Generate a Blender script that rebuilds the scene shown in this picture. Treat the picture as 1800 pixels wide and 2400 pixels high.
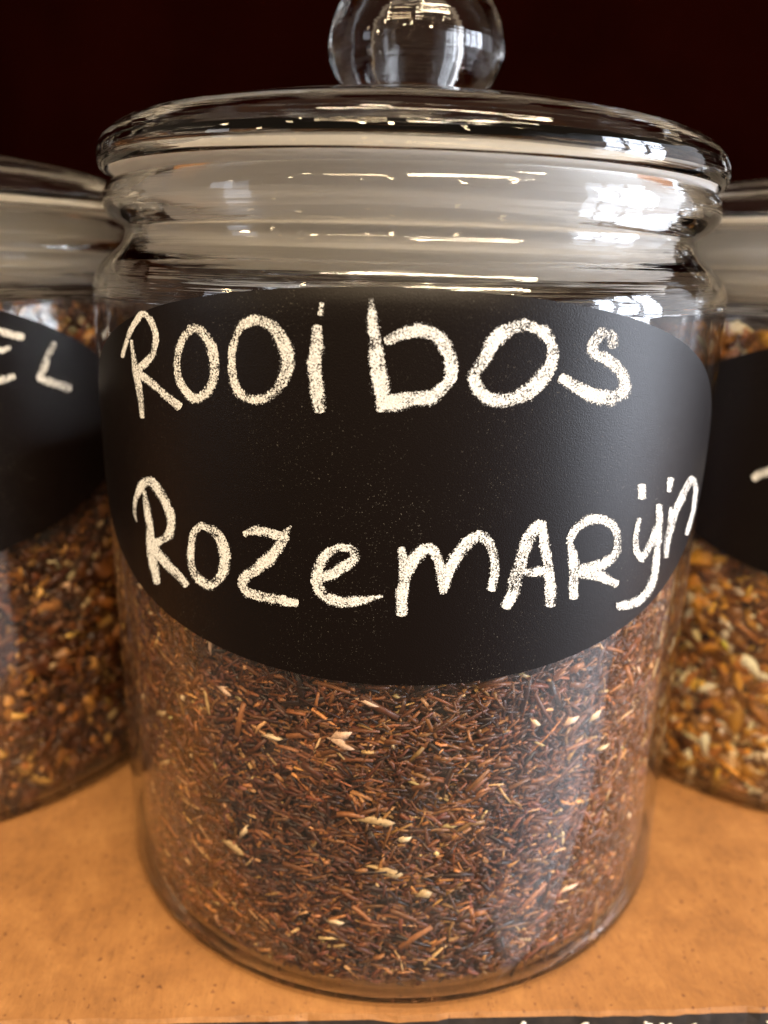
import bpy, bmesh, math, random
import numpy as np
from mathutils import Matrix, Vector

scn = bpy.context.scene
for o in list(bpy.data.objects):
    bpy.data.objects.remove(o)
COL = scn.collection

# ------------------------------------------------------------------ camera
PW, PH = 1800, 2400                       # photograph size, used only to turn pixels into rays
CF, CPITCH, CROLL, CYAW, CD, CH = 1882.6, 0.29735, 0.024413, -0.021497, 0.195973, 0.143689
_cy, _sy = math.cos(CYAW), math.sin(CYAW)
_fw = np.array([_sy*math.cos(CPITCH), _cy*math.cos(CPITCH), -math.sin(CPITCH)])
_r0 = np.array([_cy, -_sy, 0.0]); _u0 = np.cross(_r0, _fw)
_r = _r0*math.cos(CROLL) + _u0*math.sin(CROLL)
_u = -_r0*math.sin(CROLL) + _u0*math.cos(CROLL)
_c = np.array([0, -CD, CH])
cd = bpy.data.cameras.new('camera'); cam = bpy.data.objects.new('camera', cd); COL.objects.link(cam)
M = Matrix.Identity(4)
for i in range(3):
    M[i][0], M[i][1], M[i][2], M[i][3] = _r[i], _u[i], -_fw[i], _c[i]
cam.matrix_world = M
cd.sensor_fit = 'HORIZONTAL'; cd.sensor_width = 36; cd.lens = CF/PW*36
cd.clip_start = 0.005; cd.clip_end = 50
cd.dof.use_dof = True; cd.dof.focus_distance = 0.137; cd.dof.aperture_fstop = 14
scn.camera = cam

# ------------------------------------------------------------------ world, lamps, exposure
w = bpy.data.worlds.new('World'); scn.world = w; w.use_nodes = True
w.node_tree.nodes['Background'].inputs[0].default_value = (1.0, 0.74, 0.52, 1)
w.node_tree.nodes['Background'].inputs[1].default_value = 0.19
scn.view_settings.view_transform = 'Standard'; scn.view_settings.look = 'None'
scn.view_settings.exposure = 0.25; scn.view_settings.gamma = 1
scn.cycles.use_denoising = True
scn.cycles.max_bounces = 14; scn.cycles.transmission_bounces = 12; scn.cycles.glossy_bounces = 5
scn.cycles.diffuse_bounces = 3; scn.cycles.transparent_max_bounces = 40
scn.cycles.sample_clamp_indirect = 6.0
scn.cycles.blur_glossy = 0.3
scn.cycles.caustics_reflective = True; scn.cycles.caustics_refractive = True

def area(name, loc, size, radiance, color, target=(0, 0, .10), shape='RECTANGLE'):
    d = bpy.data.lights.new(name, 'AREA'); d.shape = shape
    d.size = size[0]; d.size_y = size[1]
    a = size[0]*size[1]*(math.pi/4 if shape in ('DISK', 'ELLIPSE') else 1)
    d.energy = radiance*a*math.pi; d.color = color
    o = bpy.data.objects.new(name, d); COL.objects.link(o)
    o.location = loc
    o.rotation_euler = (Vector(target)-Vector(loc)).to_track_quat('-Z', 'Y').to_euler()
    return o
WARM = (1.0, 0.74, 0.44); WARM2 = (1.0, 0.80, 0.55); COOL = (0.80, 0.87, 1.0)
# shop ceiling: two long tubes and small spots, in front of the shelf
area('tube_lamp', (0.55, -1.3, 1.45), (1.3, 0.10), 72, WARM2)
area('tube_lamp', (-0.75, -1.9, 1.75), (0.9, 0.10), 34, WARM)
area('tube_lamp', (0.15, -0.30, 1.35), (1.2, 0.08), 62, WARM2, (.15, -.3, 0))  # overhead lamp added to brighten the lids and gaskets from above
for lx, ly, lz, s in ((-0.62, -0.75, 0.95, .06), (-1.05, -1.15, 1.0, .07), (0.95, -1.3, 1.15, .08), (-0.35, -1.2, 0.75, .05),
                      (-0.2, -1.7, 1.1, .07), (-1.3, -0.65, 0.7, .08), (0.12, -0.9, 1.2, .07), (0.5, -1.6, 0.8, .06), (-1.5, -1.3, 0.55, .07)):
    area('spot_lamp', (lx, ly, lz), (s, s), 190 if lx > -.5 else 110, WARM, shape='DISK')
# on the right: graded light strips added to veil the glass, then window panes
for k, (yy, rad) in enumerate(((-2.10, .3), (-1.75, .6), (-1.40, 1.0), (-1.05, 1.5), (-0.70, 2.1), (-0.35, 2.8), (0.0, 3.0), (0.35, 2.6), (0.70, 2.2), (1.05, 1.8))):
    area('veil_light', (1.5, yy, -0.60), (0.35, 2.8), rad*.5, COOL, (-10, yy, -0.60))
for yy in (-0.62, -0.36, -0.10):
    for zz in (-0.06, 0.26, 0.58):
        area('window_pane', (1.47, yy, zz), (0.21, 0.27), 24.0, COOL, (-10, yy, zz))
area('far_window', (-1.9, -0.9, 0.35), (0.35, 0.6), 3, COOL)

# ------------------------------------------------------------------ pixel -> place
def ray(px, py):
    d = _fw + ((px-PW/2)/CF)*_r - ((py-PH/2)/CF)*_u
    return d/np.linalg.norm(d)
def on_cylinder(px, py, R, cx=0.0, cy=0.0):
    """angle (0 towards the camera side) and height where a pixel's ray meets an upright cylinder"""
    d = ray(px, py); c = _c - np.array([cx, cy, 0])
    a = d[0]**2+d[1]**2; b = c[0]*d[0]+c[1]*d[1]; k = c[0]**2+c[1]**2-R*R
    t = (-b-math.sqrt(max(0.0, b*b-a*k)))/a
    q = c+t*d
    return math.atan2(q[0], -q[1]), q[2]

# ------------------------------------------------------------------ materials
def mat(name):
    m = bpy.data.materials.new(name); m.use_nodes = True
    nt = m.node_tree; nt.nodes.clear()
    out = nt.nodes.new('ShaderNodeOutputMaterial')
    return m, nt, out
def N(nt, typ, **kw):
    n = nt.nodes.new(typ)
    for k, v in kw.items():
        if k.startswith('i_'):
            key = k[2:]
            n.inputs[int(key) if key.isdigit() else key.replace('_', ' ')].default_value = v
        else:
            setattr(n, k, v)
    return n
def ramp(nt, stops, interp='LINEAR'):
    r = nt.nodes.new('ShaderNodeValToRGB'); cr = r.color_ramp; cr.interpolation = interp
    while len(cr.elements) < len(stops): cr.elements.new(0.5)
    for e, (p, c) in zip(cr.elements, stops):
        e.position = p; e.color = c if len(c) == 4 else (*c, 1)
    return r
def principled(nt, out, **kw):
    b = N(nt, 'ShaderNodeBsdfPrincipled'); nt.links.new(b.outputs[0], out.inputs[0])
    for k, v in kw.items(): b.inputs[k.replace('_', ' ')].default_value = v
    return b
def noise(nt, scale, detail=2, rough=.5, coord=None, dist=0):
    n = N(nt, 'ShaderNodeTexNoise'); n.inputs['Scale'].default_value = scale
    n.inputs['Detail'].default_value = detail; n.inputs['Roughness'].default_value = rough
    n.inputs['Distortion'].default_value = dist
    if coord is not None: nt.links.new(coord, n.inputs['Vector'])
    return n

def m_glass():
    m, nt, out = mat('clear_glass')
    g = N(nt, 'ShaderNodeBsdfGlass', i_Color=(.995, .993, .985, 1), i_Roughness=0.0, i_IOR=1.5)
    tc = N(nt, 'ShaderNodeTexCoord'); mp = N(nt, 'ShaderNodeMapping'); mp.inputs['Scale'].default_value = (1, 1, 2.2)
    nt.links.new(tc.outputs['Object'], mp.inputs[0])
    n = noise(nt, 55, 2, .5, mp.outputs[0])
    mp2 = N(nt, 'ShaderNodeMapping'); mp2.inputs['Scale'].default_value = (9, 9, 420); nt.links.new(tc.outputs['Object'], mp2.inputs[0])
    n2 = noise(nt, 1, 3, .6, mp2.outputs[0]); b2 = N(nt, 'ShaderNodeBump', i_Strength=.55, i_Distance=.00036); nt.links.new(n2.outputs[0], b2.inputs['Height'])
    b = N(nt, 'ShaderNodeBump', i_Strength=.22, i_Distance=.0012); nt.links.new(b2.outputs[0], b.inputs['Normal'])
    nt.links.new(n.outputs[0], b.inputs['Height']); nt.links.new(b.outputs[0], g.inputs['Normal'])
    nt.links.new(g.outputs[0], out.inputs[0]); return m
def m_thin_glass():
    # thin straight wall of the jar: light passes through unbent, the two faces mirror by Fresnel
    m, nt, out = mat('thin_clear_glass')
    lw = N(nt, 'ShaderNodeLayerWeight', i_Blend=.5)
    pw = N(nt, 'ShaderNodeMath', operation='POWER', i_1=5.0); nt.links.new(lw.outputs['Facing'], pw.inputs[0])
    fr = N(nt, 'ShaderNodeMath', operation='MULTIPLY_ADD', i_1=.96, i_2=.04); nt.links.new(pw.outputs[0], fr.inputs[0])
    tr = N(nt, 'ShaderNodeBsdfTransparent', i_Color=(.975, .97, .955, 1))
    gl = N(nt, 'ShaderNodeBsdfGlossy', i_Color=(1, 1, 1, 1), i_Roughness=0.012)
    tc = N(nt, 'ShaderNodeTexCoord'); mp = N(nt, 'ShaderNodeMapping'); mp.inputs['Scale'].default_value = (1, 1, .5)
    nt.links.new(tc.outputs['Object'], mp.inputs[0])
    n = noise(nt, 60, 2, .5, mp.outputs[0])
    b = N(nt, 'ShaderNodeBump', i_Strength=.25, i_Distance=.001)
    nt.links.new(n.outputs[0], b.inputs['Height'])
    nt.links.new(b.outputs[0], gl.inputs['Normal']); nt.links.new(b.outputs[0], lw.inputs['Normal'])
    mx = N(nt, 'ShaderNodeMixShader')
    nt.links.new(fr.outputs[0], mx.inputs[0]); nt.links.new(tr.outputs[0], mx.inputs[1]); nt.links.new(gl.outputs[0], mx.inputs[2])
    sm = noise(nt, 38, 5, .65, tc.outputs['Object'], 1.0); sr = ramp(nt, [(.45, (0, 0, 0)), (.8, (.018, .018, .018))]); nt.links.new(sm.outputs[0], sr.inputs[0])
    df = N(nt, 'ShaderNodeBsdfDiffuse', i_Color=(.7, .68, .66, 1)); m2 = N(nt, 'ShaderNodeMixShader')
    nt.links.new(sr.outputs[0], m2.inputs[0]); nt.links.new(mx.outputs[0], m2.inputs[1]); nt.links.new(df.outputs[0], m2.inputs[2])
    nt.links.new(m2.outputs[0], out.inputs[0]); return m
def m_gasket():
    m, nt, out = mat('milky_plastic')
    d = N(nt, 'ShaderNodeBsdfDiffuse', i_Color=(.92, .89, .85, 1)); t = N(nt, 'ShaderNodeBsdfTranslucent', i_Color=(.92, .89, .85, 1))
    mx = N(nt, 'ShaderNodeMixShader', i_0=.35); g = N(nt, 'ShaderNodeBsdfGlossy', i_Roughness=.3); m2 = N(nt, 'ShaderNodeMixShader', i_0=.06)
    nt.links.new(d.outputs[0], mx.inputs[1]); nt.links.new(t.outputs[0], mx.inputs[2])
    nt.links.new(mx.outputs[0], m2.inputs[1]); nt.links.new(g.outputs[0], m2.inputs[2])
    nt.links.new(m2.outputs[0], out.inputs[0]); return m
def m_label():
    m, nt, out = mat('black_vinyl')
    b = principled(nt, out, Roughness=.40, Specular_IOR_Level=.22)
    tc = N(nt, 'ShaderNodeTexCoord')
    dust = noise(nt, 3400, 2, .6, tc.outputs['Object']); area_n = noise(nt, 45, 3, .55, tc.outputs['Object'])
    r1 = ramp(nt, [(.66, (0, 0, 0)), (.80, (1, 1, 1))]); r2 = ramp(nt, [(.42, (0, 0, 0)), (.75, (1, 1, 1))])
    nt.links.new(dust.outputs[0], r1.inputs[0]); nt.links.new(area_n.outputs[0], r2.inputs[0])
    mu = N(nt, 'ShaderNodeMath', operation='MULTIPLY'); nt.links.new(r1.outputs[0], mu.inputs[0]); nt.links.new(r2.outputs[0], mu.inputs[1])
    mu2 = N(nt, 'ShaderNodeMath', operation='MULTIPLY', i_1=.55); nt.links.new(mu.outputs[0], mu2.inputs[0])
    mx = N(nt, 'ShaderNodeMixRGB'); mx.inputs[1].default_value = (.003, .0012, .0008, 1); mx.inputs[2].default_value = (.6, .55, .46, 1)
    nt.links.new(mu2.outputs[0], mx.inputs[0]); nt.links.new(mx.outputs[0], b.inputs['Base Color'])
    g = noise(nt, 4200, 1, .5, tc.outputs['Object'])
    bp = N(nt, 'ShaderNodeBump', i_Strength=.4, i_Distance=.00009)
    nt.links.new(g.outputs[0], bp.inputs['Height']); nt.links.new(bp.outputs[0], b.inputs['Normal'])
    return m
def m_chalk(name='white_chalk', lo=.335, hi=.47, dens=1.0):
    m, nt, out = mat(name)
    d = N(nt, 'ShaderNodeBsdfDiffuse', i_Roughness=.6)
    tc = N(nt, 'ShaderNodeTexCoord')
    uv = N(nt, 'ShaderNodeUVMap'); sp = N(nt, 'ShaderNodeSeparateXYZ'); nt.links.new(uv.outputs[0], sp.inputs[0])
    # u runs 0..1 across the stroke
    a = N(nt, 'ShaderNodeMath', operation='SUBTRACT', i_1=.5); nt.links.new(sp.outputs[0], a.inputs[0])
    ab = N(nt, 'ShaderNodeMath', operation='ABSOLUTE'); nt.links.new(a.outputs[0], ab.inputs[0])
    edge = N(nt, 'ShaderNodeMapRange', i_1=.20, i_2=.5, i_3=.0, i_4=.50); nt.links.new(ab.outputs[0], edge.inputs[0])
    grain = noise(nt, 3300, 3, .68, tc.outputs['Object']); big = noise(nt, 260, 3, .55, tc.outputs['Object'])
    s1 = N(nt, 'ShaderNodeMath', operation='SUBTRACT'); nt.links.new(grain.outputs[0], s1.inputs[0]); nt.links.new(edge.outputs[0], s1.inputs[1])
    bb = N(nt, 'ShaderNodeMapRange', i_1=.3, i_2=.7, i_3=-.13, i_4=.13); nt.links.new(big.outputs[0], bb.inputs[0])
    um = N(nt, 'ShaderNodeMapping'); um.inputs['Scale'].default_value = (7, .9, 1); nt.links.new(uv.outputs[0], um.inputs[0])
    stn = noise(nt, 1, 2, .6, um.outputs[0]); sr = N(nt, 'ShaderNodeMapRange', i_1=.3, i_2=.7, i_3=-.10, i_4=.06); nt.links.new(stn.outputs[0], sr.inputs[0])
    s0 = N(nt, 'ShaderNodeMath', operation='ADD'); nt.links.new(s1.outputs[0], s0.inputs[0]); nt.links.new(sr.outputs[0], s0.inputs[1])
    s2 = N(nt, 'ShaderNodeMath', operation='ADD'); nt.links.new(s0.outputs[0], s2.inputs[0]); nt.links.new(bb.outputs[0], s2.inputs[1])
    al = N(nt, 'ShaderNodeMapRange', i_1=lo, i_2=hi, i_3=0, i_4=dens); nt.links.new(s2.outputs[0], al.inputs[0])
    cr = ramp(nt, [(.36, (.42, .42, .41)), (.62, (.88, .885, .88))]); nt.links.new(grain.outputs[0], cr.inputs[0]); nt.links.new(cr.outputs[0], d.inputs[0])
    t = N(nt, 'ShaderNodeBsdfTransparent'); mx = N(nt, 'ShaderNodeMixShader')
    nt.links.new(al.outputs[0], mx.inputs[0]); nt.links.new(t.outputs[0], mx.inputs[1]); nt.links.new(d.outputs[0], mx.inputs[2])
    nt.links.new(mx.outputs[0], out.inputs[0]); return m
def m_attr_tea(name, rough=.55):
    m, nt, out = mat(name)
    b = principled(nt, out, Roughness=rough)
    at = N(nt, 'ShaderNodeAttribute', attribute_name='tint')
    tc = N(nt, 'ShaderNodeTexCoord'); n = noise(nt, 1500, 3, .6, tc.outputs['Object'])
    r = ramp(nt, [(.25, (.55, .5, .45)), (.75, (1.25, 1.2, 1.15))]); nt.links.new(n.outputs[0], r.inputs[0])
    mx = N(nt, 'ShaderNodeMixRGB', blend_type='MULTIPLY', i_0=1.0)
    nt.links.new(at.outputs['Color'], mx.inputs[1]); nt.links.new(r.outputs[0], mx.inputs[2]); nt.links.new(mx.outputs[0], b.inputs['Base Color'])
    return m
def m_shelf():
    m, nt, out = mat('bare_fibreboard')
    b = principled(nt, out, Roughness=.62)
    tc = N(nt, 'ShaderNodeTexCoord')
    big = noise(nt, 60, 8, .75, tc.outputs['Object'], .2)
    r = ramp(nt, [(.25, (.155, .063, .016)), (.5, (.245, .106, .028)), (.78, (.35, .165, .050))]); nt.links.new(big.outputs[0], r.inputs[0])
    mp = N(nt, 'ShaderNodeMapping'); mp.inputs['Rotation'].default_value = (0, 0, .75); mp.inputs['Scale'].default_value = (820, 210, 600)
    nt.links.new(tc.outputs['Object'], mp.inputs[0])
    fib = noise(nt, 1, 4, .65, mp.outputs[0], 1.2)
    r2 = ramp(nt, [(.26, (.38, .28, .20)), (.35, (.90, .88, .85)), (.72, (1.12, 1.12, 1.12))]); nt.links.new(fib.outputs[0], r2.inputs[0])
    sp = noise(nt, 700, 2, .5, tc.outputs['Object']); r3 = ramp(nt, [(.28, (.4, .3, .22)), (.35, (1, 1, 1)), (.79, (1, 1, 1)), (.84, (1.7, 1.9, 2.4))]); nt.links.new(sp.outputs[0], r3.inputs[0])
    m0 = N(nt, 'ShaderNodeMixRGB', blend_type='MULTIPLY', i_0=1.0); nt.links.new(r.outputs[0], m0.inputs[1]); nt.links.new(r3.outputs[0], m0.inputs[2])
    mx = N(nt, 'ShaderNodeMixRGB', blend_type='MULTIPLY', i_0=.9); nt.links.new(m0.outputs[0], mx.inputs[1]); nt.links.new(r2.outputs[0], mx.inputs[2])
    nt.links.new(mx.outputs[0], b.inputs['Base Color'])
    bp = N(nt, 'ShaderNodeBump', i_Strength=.35, i_Distance=.0003); nt.links.new(fib.outputs[0], bp.inputs['Height']); nt.links.new(bp.outputs[0], b.inputs['Normal'])
    return m
def m_plain(name, col, rough=.6, var=.0, scale=80):
    m, nt, out = mat(name); b = principled(nt, out, Roughness=rough)
    tc = N(nt, 'ShaderNodeTexCoord'); n = noise(nt, scale, 4, .6, tc.outputs['Object'])
    r = ramp(nt, [(.3, tuple(c*(1-var) for c in col)), (.7, tuple(c*(1+var) for c in col))]); nt.links.new(n.outputs[0], r.inputs[0])
    nt.links.new(r.outputs[0], b.inputs['Base Color']); return m
GLASS, THIN, GASKET, LABEL, CHALK = m_glass(), m_thin_glass(), m_gasket(), m_label(), m_chalk()
TEA = m_attr_tea('dry_tea', .42)
SHELF = m_shelf(); EDGE = m_plain('worn_black_edge', (.02, .014, .011), .6, .6, 300)
CHIP = m_plain('white_chip', (.62, .58, .52), .7, .2, 900)
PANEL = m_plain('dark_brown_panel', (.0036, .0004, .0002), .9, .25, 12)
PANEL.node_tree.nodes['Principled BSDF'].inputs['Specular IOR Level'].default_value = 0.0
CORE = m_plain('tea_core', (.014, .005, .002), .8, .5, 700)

# ------------------------------------------------------------------ helpers
def link(name, me, parent=None, loc=(0, 0, 0), rz=0):
    o = bpy.data.objects.new(name, me); COL.objects.link(o); o.location = loc; o.rotation_euler[2] = rz
    if parent: o.parent = parent
    return o
def thing(name, label, cat, loc=(0, 0, 0), group=None):
    o = link(name, None, None, loc); o['label'] = label; o['category'] = cat
    o.empty_display_size = .02
    if group: o['group'] = group
    return o
def mesh(name, verts, faces, mats, smooth=True, mi=None):
    me = bpy.data.meshes.new(name); me.from_pydata([tuple(v) for v in verts], [], faces)
    for m in (mats if isinstance(mats, (list, tuple)) else [mats]): me.materials.append(m)
    if mi is not None: me.polygons.foreach_set('material_index', mi)
    if smooth: me.polygons.foreach_set('use_smooth', [True]*len(me.polygons))
    me.update(); return me
def smooth_profile(pts, per=6):
    """Catmull-Rom through (r,z[,flag]) points; flag 's' keeps a corner"""
    P = [np.array(p[:2], float) for p in pts]; out = []
    n = len(P)
    for i in range(n-1):
        p1, p2 = P[i], P[i+1]
        p0 = P[i-1] if i > 0 and len(pts[i]) < 3 else p1-(p2-p1)*.3
        p3 = P[i+2] if i+2 < n and len(pts[i+1]) < 3 else p2+(p2-p1)*.3
        l = np.linalg.norm(p2-p1)
        t0, t1, t2, t3 = 0, np.linalg.norm(p1-p0)**.5+1e-9, 0, 0
        t2 = t1+l**.5+1e-9; t3 = t2+np.linalg.norm(p3-p2)**.5+1e-9
        k = per if l > .0006 else 3
        for j in range(k):
            t = t1+(t2-t1)*j/k
            a1 = (t1-t)/(t1-t0)*p0+(t-t0)/(t1-t0)*p1; a2 = (t2-t)/(t2-t1)*p1+(t-t1)/(t2-t1)*p2; a3 = (t3-t)/(t3-t2)*p2+(t-t2)/(t3-t2)*p3
            b1 = (t2-t)/(t2-t0)*a1+(t-t0)/(t2-t0)*a2; b2 = (t3-t)/(t3-t1)*a2+(t-t1)/(t3-t1)*a3
            q = (t2-t)/(t2-t1)*b1+(t-t1)/(t2-t1)*b2
            q[0] = max(q[0], 0); out.append(q)
    out.append(P[-1]); return out
def lathe(name, prof, mats, seg=160, closed=False, matf=None):
    """profile of (r,z) turned about z; r = 0 ends are closed with a pole"""
    verts, faces, mi, rings = [], [], [], []
    for r, z in prof:
        if r < 1e-6:
            rings.append([len(verts)]); verts.append((0, 0, z))
        else:
            rings.append(list(range(len(verts), len(verts)+seg)))
            for k in range(seg):
                a = 2*math.pi*k/seg; verts.append((r*math.sin(a), -r*math.cos(a), z))
    L = len(prof); rng = range(L if closed else L-1)
    for i in rng:
        A, B = rings[i], rings[(i+1) % L]
        m = matf(prof[i], prof[(i+1) % L]) if matf else 0
        for k in range(seg):
            k2 = (k+1) % seg
            if len(A) == 1 and len(B) == 1: continue
            if len(A) == 1: faces.append((A[0], B[k2], B[k]))
            elif len(B) == 1: faces.append((A[k], A[k2], B[0]))
            else: faces.append((A[k], A[k2], B[k2], B[k]))
            mi.append(m)
    me = mesh(name, verts, faces, mats, True, mi)
    bm = bmesh.new(); bm.from_mesh(me); bmesh.ops.recalc_face_normals(bm, faces=bm.faces); bm.to_mesh(me); bm.free()
    return me

# ------------------------------------------------------------------ setting
SHELF_YAW = math.atan2(0.0108, 0.1541)
def build_setting():
    rnd = random.Random(5)
    # board: its front edge runs through (0,-0.0729), turned by SHELF_YAW; slightly torn edge
    n = 700; x0, x1 = -.9, .9; verts = []; faces = []; mi = []
    depth = .62; th = .019
    xs = [x0+(x1-x0)*i/n for i in range(n+1)]
    j = [0]*(n+1); v = 0
    for i in range(n+1):
        v = v*.7+rnd.gauss(0, .00017); j[i] = v
    for i, x in enumerate(xs):
        e = j[i]
        verts += [(x, depth, 0), (x, .004, 0), (x, .0007+e, 0.0), (x, .0001+e*.9, -.0007-abs(e)), (x, 0+e*.4, -.003), (x, 0, -th), (x, depth, -th)]
    for i in range(n):
        a, b = i*7, (i+1)*7
        for k in range(6):
            faces.append((a+k, a+k+1, b+k+1, b+k)); mi.append(0 if k < 3 else 1)
    me = mesh('shelf', verts, faces, [SHELF, EDGE], False, mi)
    o = link('shelf', me, None, (0, -.0719, 0), SHELF_YAW); o['kind'] = 'structure'
    # white chips of torn coating hanging on the front edge
    for i in range(26):
        x = rnd.choice([rnd.uniform(.02, .11), rnd.uniform(-.12, .12), rnd.uniform(.055, .1)])
        bm = bmesh.new(); bmesh.ops.create_icosphere(bm, subdivisions=1, radius=.5)
        for v in bm.verts: v.co *= rnd.uniform(.6, 1.2)
        s = rnd.uniform(.0007, .0022)
        bmesh.ops.scale(bm, vec=(s*rnd.uniform(.8, 2), .0006, s*.8), verts=bm.verts)
        m2 = bpy.data.meshes.new('chip'); bm.to_mesh(m2); bm.free(); m2.materials.append(CHIP)
        c = link('chip', m2, o, (x, -.0001, rnd.uniform(-.0045, -.0022))); c.rotation_euler[1] = rnd.uniform(-.6, .6)
    # dark back of the shelf bay
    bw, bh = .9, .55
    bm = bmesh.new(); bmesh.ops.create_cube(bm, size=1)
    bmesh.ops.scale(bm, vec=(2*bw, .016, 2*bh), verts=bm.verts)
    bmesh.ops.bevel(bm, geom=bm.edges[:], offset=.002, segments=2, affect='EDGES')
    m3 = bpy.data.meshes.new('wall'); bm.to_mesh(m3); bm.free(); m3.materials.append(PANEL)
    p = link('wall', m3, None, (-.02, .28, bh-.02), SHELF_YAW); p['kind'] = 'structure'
build_setting()

# ------------------------------------------------------------------ jar
R_BODY = .0700; R_LAB = .07012
BODY_OUT = [(.0, .0008), (.060, .0007), (.0665, .0003), (.0686, .0002), (.0696, .0010), (.0700, .0024), (.0700, .0060), (.0700, .040), (.0700, .090), (.0700, .1365),
            (.0697, .1395), (.0684, .1422), (.0658, .1448), (.0636, .1468), (.0627, .1488), (.0628, .1502), (.0645, .1513), (.0662, .1530), (.0667, .1550), (.0664, .1570), (.0650, .1588), (.0635, .1592)]
BODY_IN = [(.0612, .1590), (.0603, .1570), (.0602, .1520), (.0600, .1490), (.0604, .1468), (.0622, .1445), (.0652, .1422), (.0670, .1394), (.0675, .1365),
           (.0675, .090), (.0675, .040), (.0675, .0070), (.0674, .0036), (.0667, .0022), (.064, .0016), (0, .0016)]
_full = smooth_profile(BODY_OUT+BODY_IN, 5)
def _wall(a, b):
    return 0 if ((a[1]+b[1])/2 > .1362 or (.0655 < (a[0]+b[0])/2 and (a[1]+b[1])/2 < .0028 and max(a[1], b[1]) < .0032 and not (a[1] > .0023 and a[0] < .0672))) else 1
BODY_ME = lathe('jar_body', _full, [GLASS, THIN], 192, False, _wall)
# lid: domed disc with rolled rim, and a plug ring reaching into the neck
LID_OUT = [(0, .1792), (.010, .1791), (.0155, .1786), (.020, .1777), (.030, .1757), (.046, .1730), (.058, .1703), (.0630, .1688), (.0657, .1668), (.0671, .1645), (.0673, .1625), (.0668, .1609), (.0660, .1604), (.0655, .1612, 's'), (.0655, .1628, 's'),
           (.0620, .1630), (.0576, .1630, 's'), (.0570, .1610), (.0569, .1540), (.0569, .1422), (.0562, .1410), (.0548, .1410), (.0540, .1424), (.0539, .1560), (.0532, .1610), (.050, .1640), (.040, .1672), (.020, .1705), (0, .1712)]
LID_ME = lathe('lid_disc', smooth_profile(LID_OUT, 5), [GLASS], 192)
KN = [(0, .1972), (.0040, .1966), (.0078, .1940), (.0095, .1900), (.0090, .1860), (.0072, .1825), (.0068, .1800), (.0074, .1794, 's'), (.0128, .1795), (.0146, .1802), (.0171, .1826), (.0190, .1868), (.0187, .1910), (.0172, .1955), (.0142, .1998), (.0096, .2031), (.0045, .2048), (0, .2052)]
KNOB_ME = lathe('knob', smooth_profile(KN, 6), [GLASS], 96)
G = [(.05725, .1626), (.0645, .1626), (.0651, .1618), (.0648, .1603), (.0630, .1600), (.0602, .1600), (.0599, .1585), (.0584, .1578), (.0583, .1560), (.0597, .1553), (.0598, .1545), (.0584, .1538), (.0583, .1515), (.0596, .1507), (.0596, .1499), (.0583, .1492), (.0582, .1462), (.0590, .1455), (.0589, .1448), (.0581, .1440), (.0581, .1418), (.0574, .1413), (.05725, .1418)]
GASKET_ME = lathe('gasket', G, [GASKET], 160, True)

def r_at(z):
    """outer radius of the jar wall at height z (straight wall, then the shoulder)"""
    if z <= .1365: return R_BODY
    pts = [p for p in BODY_OUT if .1365 <= p[1] <= .1448]
    return float(np.interp(z, [p[1] for p in pts], [p[0] for p in pts]))
def label_mesh(phi0, half, zc, hz, R=R_LAB):
    nu, nr = 128, 24; verts = [];faces = []; t = .00014
    def pt(a, s, dr):
        c, sn = math.cos(a), math.sin(a); e = 2/2.08
        u = math.copysign(abs(c)**e, c)*half*s; v = math.copysign(abs(sn)**e, sn)*hz*s
        ph = phi0+u; z = zc+v; rr = r_at(z)+(R-R_BODY)+dr
        return (rr*math.sin(ph), -rr*math.cos(ph), z)
    verts.append(pt(0, 0, t))
    for k in range(1, nr+1):
        for i in range(nu): verts.append(pt(2*math.pi*i/nu, k/nr, t))
    base = len(verts)
    for i in range(nu): verts.append(pt(2*math.pi*i/nu, 1.0, t))
    for i in range(nu): verts.append(pt(2*math.pi*i/nu, 1.0, -.00006))
    for i in range(nu): faces.append((0, 1+i, 1+(i+1) % nu))
    for k in range(1, nr):
        a = 1+(k-1)*nu; b = 1+k*nu
        for i in range(nu): faces.append((a+i, b+i, b+(i+1) % nu, a+(i+1) % nu))
    for i in range(nu): faces.append((base+i, base+nu+i, base+nu+(i+1) % nu, base+(i+1) % nu))
    return mesh('label', verts, faces, LABEL, True)

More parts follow.
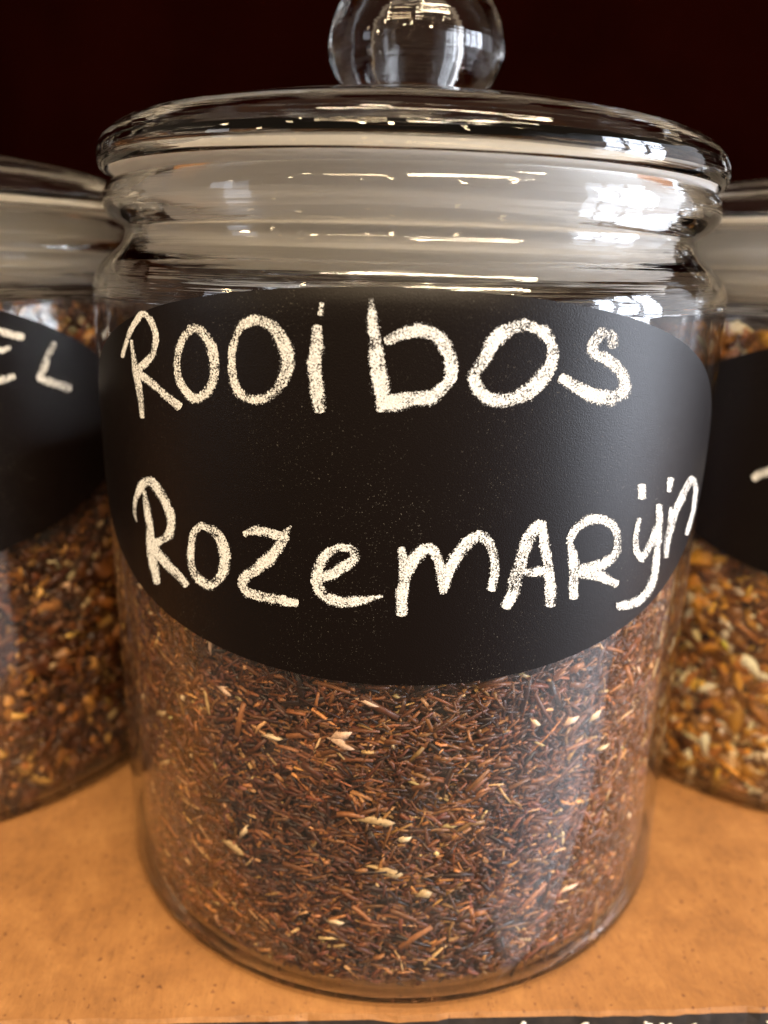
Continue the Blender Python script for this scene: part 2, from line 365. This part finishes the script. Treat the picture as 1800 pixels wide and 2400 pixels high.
def catmull(pts, per=7):
    P = [np.array(p, float) for p in pts]; out = []
    for i in range(len(P)-1):
        p0 = P[i-1] if i else 2*P[0]-P[1]; p1, p2 = P[i], P[i+1]; p3 = P[i+2] if i+2 < len(P) else 2*P[-1]-P[-2]
        for j in range(per):
            t = j/per
            out.append(.5*((2*p1)+(-p0+p2)*t+(2*p0-5*p1+4*p2-p3)*t*t+(-p0+3*p1-3*p2+p3)*t**3))
    out.append(P[-1]); return out
def letter_mesh(strokes, cx=0., cy=0., sz=1.0):
    """strokes: lists of (photo x, photo y, width px); laid on the label of the jar standing at cx,cy"""
    verts, faces, uvs = [], [], []
    for si, st in enumerate(strokes):
        L = catmull(st); n = len(L); cols = 5; base = len(verts)
        # round ends
        for i, q in enumerate(L):
            a = L[max(0, i-1)][:2]; b = L[min(n-1, i+1)][:2]
            t = (b-a)/max(1e-6, np.linalg.norm(b-a)); nn = np.array([-t[1], t[0]])
            wd = max(4, q[2])*1.45
            for c in range(cols):
                s = c/(cols-1)-.5
                p = q[:2]+nn*wd*s
                if i == 0: p = p - t*wd*.22*math.cos(s*math.pi)
                if i == n-1: p = p + t*wd*.22*math.cos(s*math.pi)
                ph, z = on_cylinder(p[0], p[1], R_LAB, cx, cy); z /= sz
                r = r_at(z)+(R_LAB-R_BODY)+.00014+.00006+.00003*si
                verts.append((r*math.sin(ph), -r*math.cos(ph), z)); uvs.append((c/(cols-1), i*.1))
        for i in range(n-1):
            for c in range(cols-1):
                k = base+i*cols+c; faces.append((k, k+1, k+cols+1, k+cols))
    me = mesh('chalk_letter', verts, faces, CHALK, True)
    ul = me.uv_layers.new(name='UVMap')
    for l in me.loops: ul.data[l.index].uv = uvs[l.vertex_index]
    return me
def Z(scale, ox, oy, *strokes):            # zoomed-crop pixels -> photograph pixels
    return [[(x/scale+ox, y/scale+oy, wd/scale) for x, y, wd in s] for s in strokes]
T1 = (2.37, 200, 650); T2 = (1.9518, 850, 650); T3 = (2.212, 200, 1050); T4 = (2.07375, 900, 1050)
LETTERS = [
 Z(*T1, [(212,440,22),(225,385,26),(255,300,32),(300,225,38),(335,205,40),(365,240,40),(392,310,40),(393,380,40),(365,450,44),(300,505,44),(288,515,40)],
        [(262,352,18),(275,440,30),(290,540,42),(310,650,42),(325,775,24)], [(300,530,40),(380,590,48),(470,670,50),(525,715,52)]),
 Z(*T1, [(590,288,60),(548,340,50),(520,430,45),(518,520,45),(540,600,48),(600,668,52),(660,655,60),(705,590,60),(720,500,62),(712,410,62),(680,340,62),(630,290,64),(585,286,56)]),
 Z(*T1, [(950,235,68),(880,265,56),(835,350,50),(818,450,50),(825,560,52),(860,640,58),(930,680,58),(1010,665,64),(1080,600,70),(1120,510,80),(1120,420,84),(1080,330,84),(1020,260,76),(950,232,66)]),
 Z(*T1, [(1312,150,34),(1308,200,40)], [(1290,280,60),(1285,400,84),(1280,520,88),(1290,620,84),(1305,730,76)]),
 Z(*T2, [(38,105,28),(48,190,56),(60,300,70),(75,420,80),(88,520,80),(80,600,50)], [(115,290,50),(190,255,64),(270,245,66),(340,270,70),(390,340,70),(405,420,62),(380,490,66),(310,545,72),(220,560,76),(140,570,80),(95,580,70)]),
 Z(*T2, [(745,215,60),(660,240,70),(600,290,70),(560,370,66),(515,440,66),(520,500,70),(570,550,72),(650,560,70),(740,530,76),(820,460,76),(860,380,66),(860,310,62),(820,250,70),(740,215,60)]),
 Z(*T2, [(1140,310,54),(1130,265,62),(1090,260,66),(1055,300,60),(1060,345,60),(1110,375,66),(1165,420,68),(1195,470,60),(1185,525,66),(1130,550,72),(1050,540,72),(970,500,66),(910,460,50)]),
 Z(*T3, [(270,380,14),(260,320,20),(268,260,30),(295,200,46),(330,170,52),(370,200,54),(415,270,54),(445,350,48),(450,410,46),(425,460,50),(375,490,50)],
        [(312,225,18),(325,310,40),(340,400,44),(345,490,50),(360,600,56),(375,695,38)], [(350,510,60),(400,570,56),(470,640,52),(525,705,44)]),
 Z(*T3, [(605,400,44),(565,440,44),(553,520,42),(555,600,44),(585,670,50),(650,710,56),(705,670,56),(725,590,56),(715,500,60),(670,430,58),(608,402,46)]),
 Z(*T3, [(830,445,30),(880,425,56),(960,440,60),(1025,450,56),(1065,405,18)], [(1035,460,60),(980,550,66),(900,620,70),(835,665,60),(818,710,50),(850,750,56),(920,770,62),(1010,785,60),(1095,800,44)]),
 Z(*T3, [(1180,690,36),(1260,660,60),(1340,615,66),(1395,570,60),(1385,525,56),(1320,515,50),(1255,545,56),(1215,610,62),(1205,690,66),(1240,760,66),(1320,795,62),(1420,790,50),(1535,765,26)]),
 Z(*T4, [(85,490,40),(97,560,62),(100,640,66),(88,720,66),(85,800,58)], [(110,620,56),(150,530,66),(200,485,60),(240,495,56),(262,550,52),(275,620,52),(285,695,46)],
        [(292,670,56),(320,580,60),(370,500,66),(440,430,64),(490,440,60),(525,510,56),(535,590,54),(522,680,50)]),
 Z(*T4, [(755,365,50),(710,420,70),(680,500,70),(650,600,74),(625,690,74),(590,765,54)], [(765,360,40),(775,450,52),(795,560,56),(805,650,60),(805,755,58)], [(655,600,50),(720,602,52),(800,582,46)]),
 Z(*T4, [(898,460,36),(918,530,50),(920,620,54),(918,720,50)], [(900,440,40),(930,390,46),(990,350,52),(1060,345,52),(1110,380,50),(1130,450,46),(1115,520,50),(1060,560,56),(965,590,60)], [(960,600,66),(1040,620,60),(1120,655,50)]),
 Z(*T4, [(1250,185,42),(1250,235,48)], [(1388,150,32),(1382,205,28)], [(1235,345,24),(1220,420,32),(1220,490,40),(1245,535,36)], [(1245,540,36),(1290,460,40),(1312,390,36)],
        [(1330,280,34),(1330,380,40),(1320,500,40),(1305,620,46),(1270,700,46),(1210,750,48),(1135,765,44)]),
 Z(*T4, [(1390,290,16),(1385,380,34),(1370,470,36),(1365,525,28)], [(1385,400,36),(1410,310,40),(1450,220,40),(1490,150,36),(1508,190,24),(1500,280,22),(1485,350,22),(1465,415,22)]),
]
T5 = (2.764, 0, 350); T6 = (2.4575, 1400, 400)
LETTERS_L = [Z(*T5, [(-40,1170,52),(60,1195,56),(140,1215,54)], [(-60,1300,52),(0,1300,50),(55,1285,40)], [(-80,1500,60),(0,1495,58),(80,1470,50)], [(-50,1170,52),(-70,1330,56),(-90,1500,56)]),
             Z(*T5, [(345,1260,50),(312,1340,60),(275,1430,60),(265,1480,60),(350,1512,64),(440,1548,66)])]
LETTERS_R = [Z(*T6, [(905,1770,44),(940,1745,58),(1000,1728,60),(1070,1725,60)], [(1070,1725,60),(1060,1850,60),(1050,1980,56)])]

def build_jar(label, loc, lab, letters, tilt=0.0, sz=1.0):
    j = thing('glass_jar', label, 'jar', loc, 'lidded glass jars on the shelf')
    j.scale = (1, 1, sz)
    link('jar_body', BODY_ME, j)
    lid = link('lid', LID_ME, j)
    lid.rotation_euler = (0, tilt, 0); lid.location = (-.16*math.sin(tilt), 0, -.0001)
    link('knob', KNOB_ME, lid); link('gasket', GASKET_ME, lid)
    lb = link('label', label_mesh(*lab), j); lb['label'] = 'black oval chalkboard sticker'
    for st in letters: link('chalk_letter', letter_mesh(st, loc[0], loc[1], sz), lb)
    return j
D2R = math.pi/180
SZ = .968
LOC_L, LOC_R = (-.142, .038, 0), (.129, .0615, 0)
build_jar('lidded glass jar of fine red-brown tea, black sticker chalked Rooibos Rozemaryn', (0, 0, 0), (-2.3*D2R, 67.5*D2R, .1070, .0336), LETTERS, 0.010)
build_jar('blurred glass jar of dark tea, black sticker with chalk ending in EL', LOC_L, (5.5*D2R, 67*D2R, .1045/SZ, .0336/SZ), LETTERS_L, .0, SZ)
build_jar('blurred glass jar of tea full of pale chunks and yellow petals', LOC_R, (5.0*D2R, 67*D2R, .0995/SZ, .0336/SZ), LETTERS_R, .0, SZ)

# ------------------------------------------------------------------ tea
rng = np.random.default_rng(11)
def frames(phi, n_out, n):
    """tangent frame on the cylinder: t (round), k (up), o (outward)"""
    t = np.stack([np.cos(phi), np.sin(phi), 0*phi], 1); k = np.tile([0, 0, 1.], (n, 1)); o = np.stack([np.sin(phi), -np.cos(phi), 0*phi], 1)
    return t, k, o
def pieces_mesh(name, n, phi, r, z, length, width, thick, ang, pitch, roll, col, bend=None, kind='needle'):
    t, k, o = frames(phi, None, n)
    ca, sa = np.cos(ang)[:, None], np.sin(ang)[:, None]
    ax = t*ca+k*sa; ax = ax*np.cos(pitch)[:, None]+o*np.sin(pitch)[:, None]
    side = np.cross(o, ax); side /= np.linalg.norm(side, axis=1)[:, None]
    up = np.cross(ax, side)
    cr, sr = np.cos(roll)[:, None], np.sin(roll)[:, None]
    side, up = side*cr+up*sr, up*cr-side*sr
    ctr = o*r[:, None]+k*z[:, None]
    if kind == 'needle':
        # bent bar, three rings of four
        rings = [(-.5, 1.0), (0.0, 1.0), (.5, .8)]
        V = []
        for ri, (s, wsc) in enumerate(rings):
            off = (bend if bend is not None else 0*length)*(1 if ri == 1 else 0)
            c = ctr+ax*(s*length)[:, None]+side*off[:, None]
            for a, b in ((-.5, -.5), (.5, -.5), (.5, .5), (-.5, .5)):
                V.append(c+side*(a*width*wsc)[:, None]+up*(b*thick*wsc)[:, None])
        V = np.stack(V, 1); nv = 12
        F = [(3, 2, 1, 0), (8, 9, 10, 11)]
        for q in range(2):
            for e in range(4): F.append((q*4+e, q*4+(e+1) % 4, q*4+4+(e+1) % 4, q*4+4+e))
    else:
        # lumpy chip: octahedral ring with jittered corners
        nv = 10; V = np.zeros((n, nv, 3))
        for q in range(4):
            for lev in (0, 1):
                a = q*math.pi/2+lev*.5
                j1 = rng.uniform(.65, 1.25, n); j2 = rng.uniform(.65, 1.25, n)
                V[:, lev*4+q] = ctr+ax*(math.cos(a)*.5*length*j1)[:, None]+side*(math.sin(a)*.5*width*j2)[:, None]+up*((lev-.5)*.55*thick)[:, None]
        V[:, 8] = ctr-up*(thick*.5)[:, None]; V[:, 9] = ctr+up*(thick*rng.uniform(.3, .6, n))[:, None]
        F = []
        for q in range(4):
            q2 = (q+1) % 4
            F += [(q, q2, 4+q2, 4+q), (8, q2, q, q), (9, 4+q, 4+q2, 4+q2)]
        F = [tuple(dict.fromkeys(f)) for f in F]
    V = V.reshape(-1, 3)
    me = bpy.data.meshes.new(name)
    loops, starts, totals = [], [], []
    Fl = [np.array(f) for f in F]; lens = np.array([len(f) for f in F]); flat = np.concatenate(Fl)
    allidx = (flat[None, :]+(np.arange(n)*nv)[:, None]).ravel()
    tot = np.tile(lens, n); st = np.concatenate([[0], np.cumsum(tot)[:-1]])
    me.vertices.add(len(V)); me.vertices.foreach_set('co', V.astype(np.float32).ravel())
    me.loops.add(len(allidx)); me.loops.foreach_set('vertex_index', allidx.astype(np.int32))
    me.polygons.add(len(tot)); me.polygons.foreach_set('loop_start', st.astype(np.int32)); me.polygons.foreach_set('loop_total', tot.astype(np.int32))
    me.update(calc_edges=True); me.validate()
    at = me.color_attributes.new('tint', 'FLOAT_COLOR', 'POINT')
    C = np.concatenate([np.repeat(col, nv, 0), np.ones((n*nv, 1))], 1)
    at.data.foreach_set('color', C.astype(np.float32).ravel())
    me.materials.append(TEA)
    return me
def pick(n, palette, weights, jit=.25):
    pal = np.array(palette); i = rng.choice(len(pal), n, p=np.array(weights)/sum(weights))
    return np.clip(pal[i]*np.exp(rng.normal(0, jit, (n, 1)))*np.exp(rng.normal(0, .06, (n, 3))), 0.002, .85)
RI = .0674
ROOI = [(.100, .032, .013), (.185, .068, .023), (.028, .008, .005), (.36, .165, .055), (.56, .34, .16), (.125, .045, .032)]
ROOIW = [.31, .22, .28, .085, .025, .12]
PALE = [(.66, .48, .28), (.72, .58, .38), (.56, .39, .18)]
def heights(n, lo, hi): return rng.uniform(lo, hi, n)
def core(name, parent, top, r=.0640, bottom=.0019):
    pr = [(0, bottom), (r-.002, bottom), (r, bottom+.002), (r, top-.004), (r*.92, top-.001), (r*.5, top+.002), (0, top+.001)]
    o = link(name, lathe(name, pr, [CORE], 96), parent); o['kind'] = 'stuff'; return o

def rooibos():
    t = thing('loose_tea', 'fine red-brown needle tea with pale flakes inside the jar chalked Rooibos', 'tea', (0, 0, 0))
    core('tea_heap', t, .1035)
    n = 46000
    phi = rng.uniform(-1.9, 1.9, n); phi[:6000] = rng.uniform(-math.pi, math.pi, 6000)
    depth = rng.exponential(.0009, n).clip(0, .0032)
    z = heights(n, .0022, .104)
    L = rng.gamma(3.2, .00105, n).clip(.0008, .0085); wd = rng.uniform(.00022, .00082, n); th = wd*rng.uniform(.4, 1, n)
    ang = rng.normal(0, .7, n); pitch = rng.normal(0, .13, n)
    r = RI-.0006-depth-np.abs(np.sin(pitch))*L*.5-wd*.3
    # near the floor of the jar the wall curves in
    low = z < .0040; r[low] -= (.0040-z[low])*.6
    me = pieces_mesh('needles', n, phi, r, z, L, wd, th, ang, pitch, rng.uniform(0, 3.14, n), pick(n, ROOI, ROOIW, .33), rng.normal(0, .00018, n))
    o = link('needles', me, t); o['kind'] = 'stuff'
    # the needles and flakes that lie right against the glass and show largest
    base = []
    for v in range(10):
        q = 1; L1 = np.array([rng.uniform(.0045, .0075)]); w1 = np.array([rng.uniform(.0006, .0011)])
        base.append(pieces_mesh('needle', 1, np.zeros(1), np.zeros(1), np.zeros(1), L1, w1, w1*.7, np.zeros(1), np.zeros(1), np.zeros(1), pick(1, ROOI[:4]+[ROOI[5]], [.3, .3, .1, .2, .1], .2), rng.normal(0, .0003, 1)))
    flake = []
    for v in range(8):
        L1 = np.array([rng.uniform(.0026, .0068)]); w1 = np.array([rng.uniform(.0009, .0022)])
        flake.append(pieces_mesh('pale_flake', 1, np.zeros(1), np.zeros(1), np.zeros(1), L1, w1, w1*.7, np.zeros(1), np.zeros(1), np.zeros(1), pick(1, PALE, [1, 1, .6], .15), kind='chip'))
    for i in range(290):
        fl = i < 64
        me = (flake if fl else base)[int(rng.integers(8))]
        ph = rng.uniform(-1.15, 1.15); zz = rng.uniform(.007, .082); a = rng.normal(0, .7)
        o = link('pale_flake' if fl else 'needle', me, t, ((RI-.0009)*math.sin(ph), -(RI-.0009)*math.cos(ph), zz))
        if zz < .013: o.location[0] *= .985; o.location[1] *= .985
        o.rotation_euler = Matrix.Rotation(ph, 3, 'Z').to_4x4().to_3x3().__matmul__(Matrix.Rotation(-a, 3, 'Y')).to_euler()
        o.scale = (rng.uniform(.45, 1.25), rng.uniform(.7, 1.1), rng.uniform(.6, 1.2))
rooibos()

def coarse(label, loc, top, palette, weights, n, vis_phi, big_pal, big_w, nbig, size, zlo_big=.008, bs=1.0):
    t = thing('loose_tea', label, 'tea', loc)
    core('tea_heap', t, top)
    phi = rng.uniform(vis_phi[0], vis_phi[1], n); z = heights(n, .0026, top)
    L = rng.gamma(2.2, size/2.2, n).clip(.0008, .012); wd = L*rng.uniform(.2, .8, n); th = wd*rng.uniform(.12, .45, n)
    r = RI-.0012-rng.exponential(.0010, n).clip(0, .0025)-th*.4
    low = z < .006; r[low] -= (.006-z[low])*.6
    me = pieces_mesh('leaf_bits', n, phi, r, z, L, wd, th, rng.uniform(-1.5, 1.5, n), rng.normal(0, .25, n), rng.normal(0, .6, n), pick(n, palette, weights, .35), kind='chip')
    o = link('leaf_bits', me, t); o['kind'] = 'stuff'
    vari = []
    for v in range(14):
        L1 = np.array([rng.uniform(.0045, .0100)]); w1 = L1*rng.uniform(.28, .5)
        vari.append(pieces_mesh('dried_piece', 1, np.zeros(1), np.zeros(1), np.zeros(1), L1, w1, w1*.6, np.zeros(1), np.zeros(1), np.zeros(1), pick(1, big_pal, big_w, .15), kind='chip'))
    for i in range(nbig):
        ph = rng.uniform(vis_phi[0]+.15, vis_phi[1]-.1); zz = rng.uniform(zlo_big, top-.003) if i > nbig*.18 else rng.uniform(top-.02, top-.002); a = rng.uniform(-1.5, 1.5)
        rr = RI-.0021
        if zz < .013: rr -= .001
        o = link('dried_piece', vari[int(rng.integers(14))], t, (rr*math.sin(ph), -rr*math.cos(ph), zz))
        o.rotation_euler = (Matrix.Rotation(ph, 3, 'Z') @ Matrix.Rotation(-a, 3, 'Y')).to_euler()
        o.scale = (rng.uniform(.6, 1.1)*bs,)*3
coarse('dark brown leaf tea with a few cream chunks in the jar ending in EL', LOC_L, .1325,
       [(.06, .018, .006), (.12, .040, .009), (.24, .090, .017), (.46, .25, .07)], [.42, .34, .18, .06], 15000, (-.2, 1.9),
       [(.74, .56, .28), (.55, .30, .07), (.70, .56, .36)], [.4, .35, .25], 120, .0034, bs=1.15)
coarse('tea mix crowded with pale root chunks and yellow petals in its jar', LOC_R, .1295,
       [(.15, .055, .010), (.30, .125, .018), (.56, .27, .03), (.72, .58, .36)], [.32, .32, .22, .14], 13000, (-1.9, .3),
       [(.80, .72, .55), (.76, .64, .44), (.66, .34, .03)], [.5, .25, .25], 250, .0038, bs=1.45)
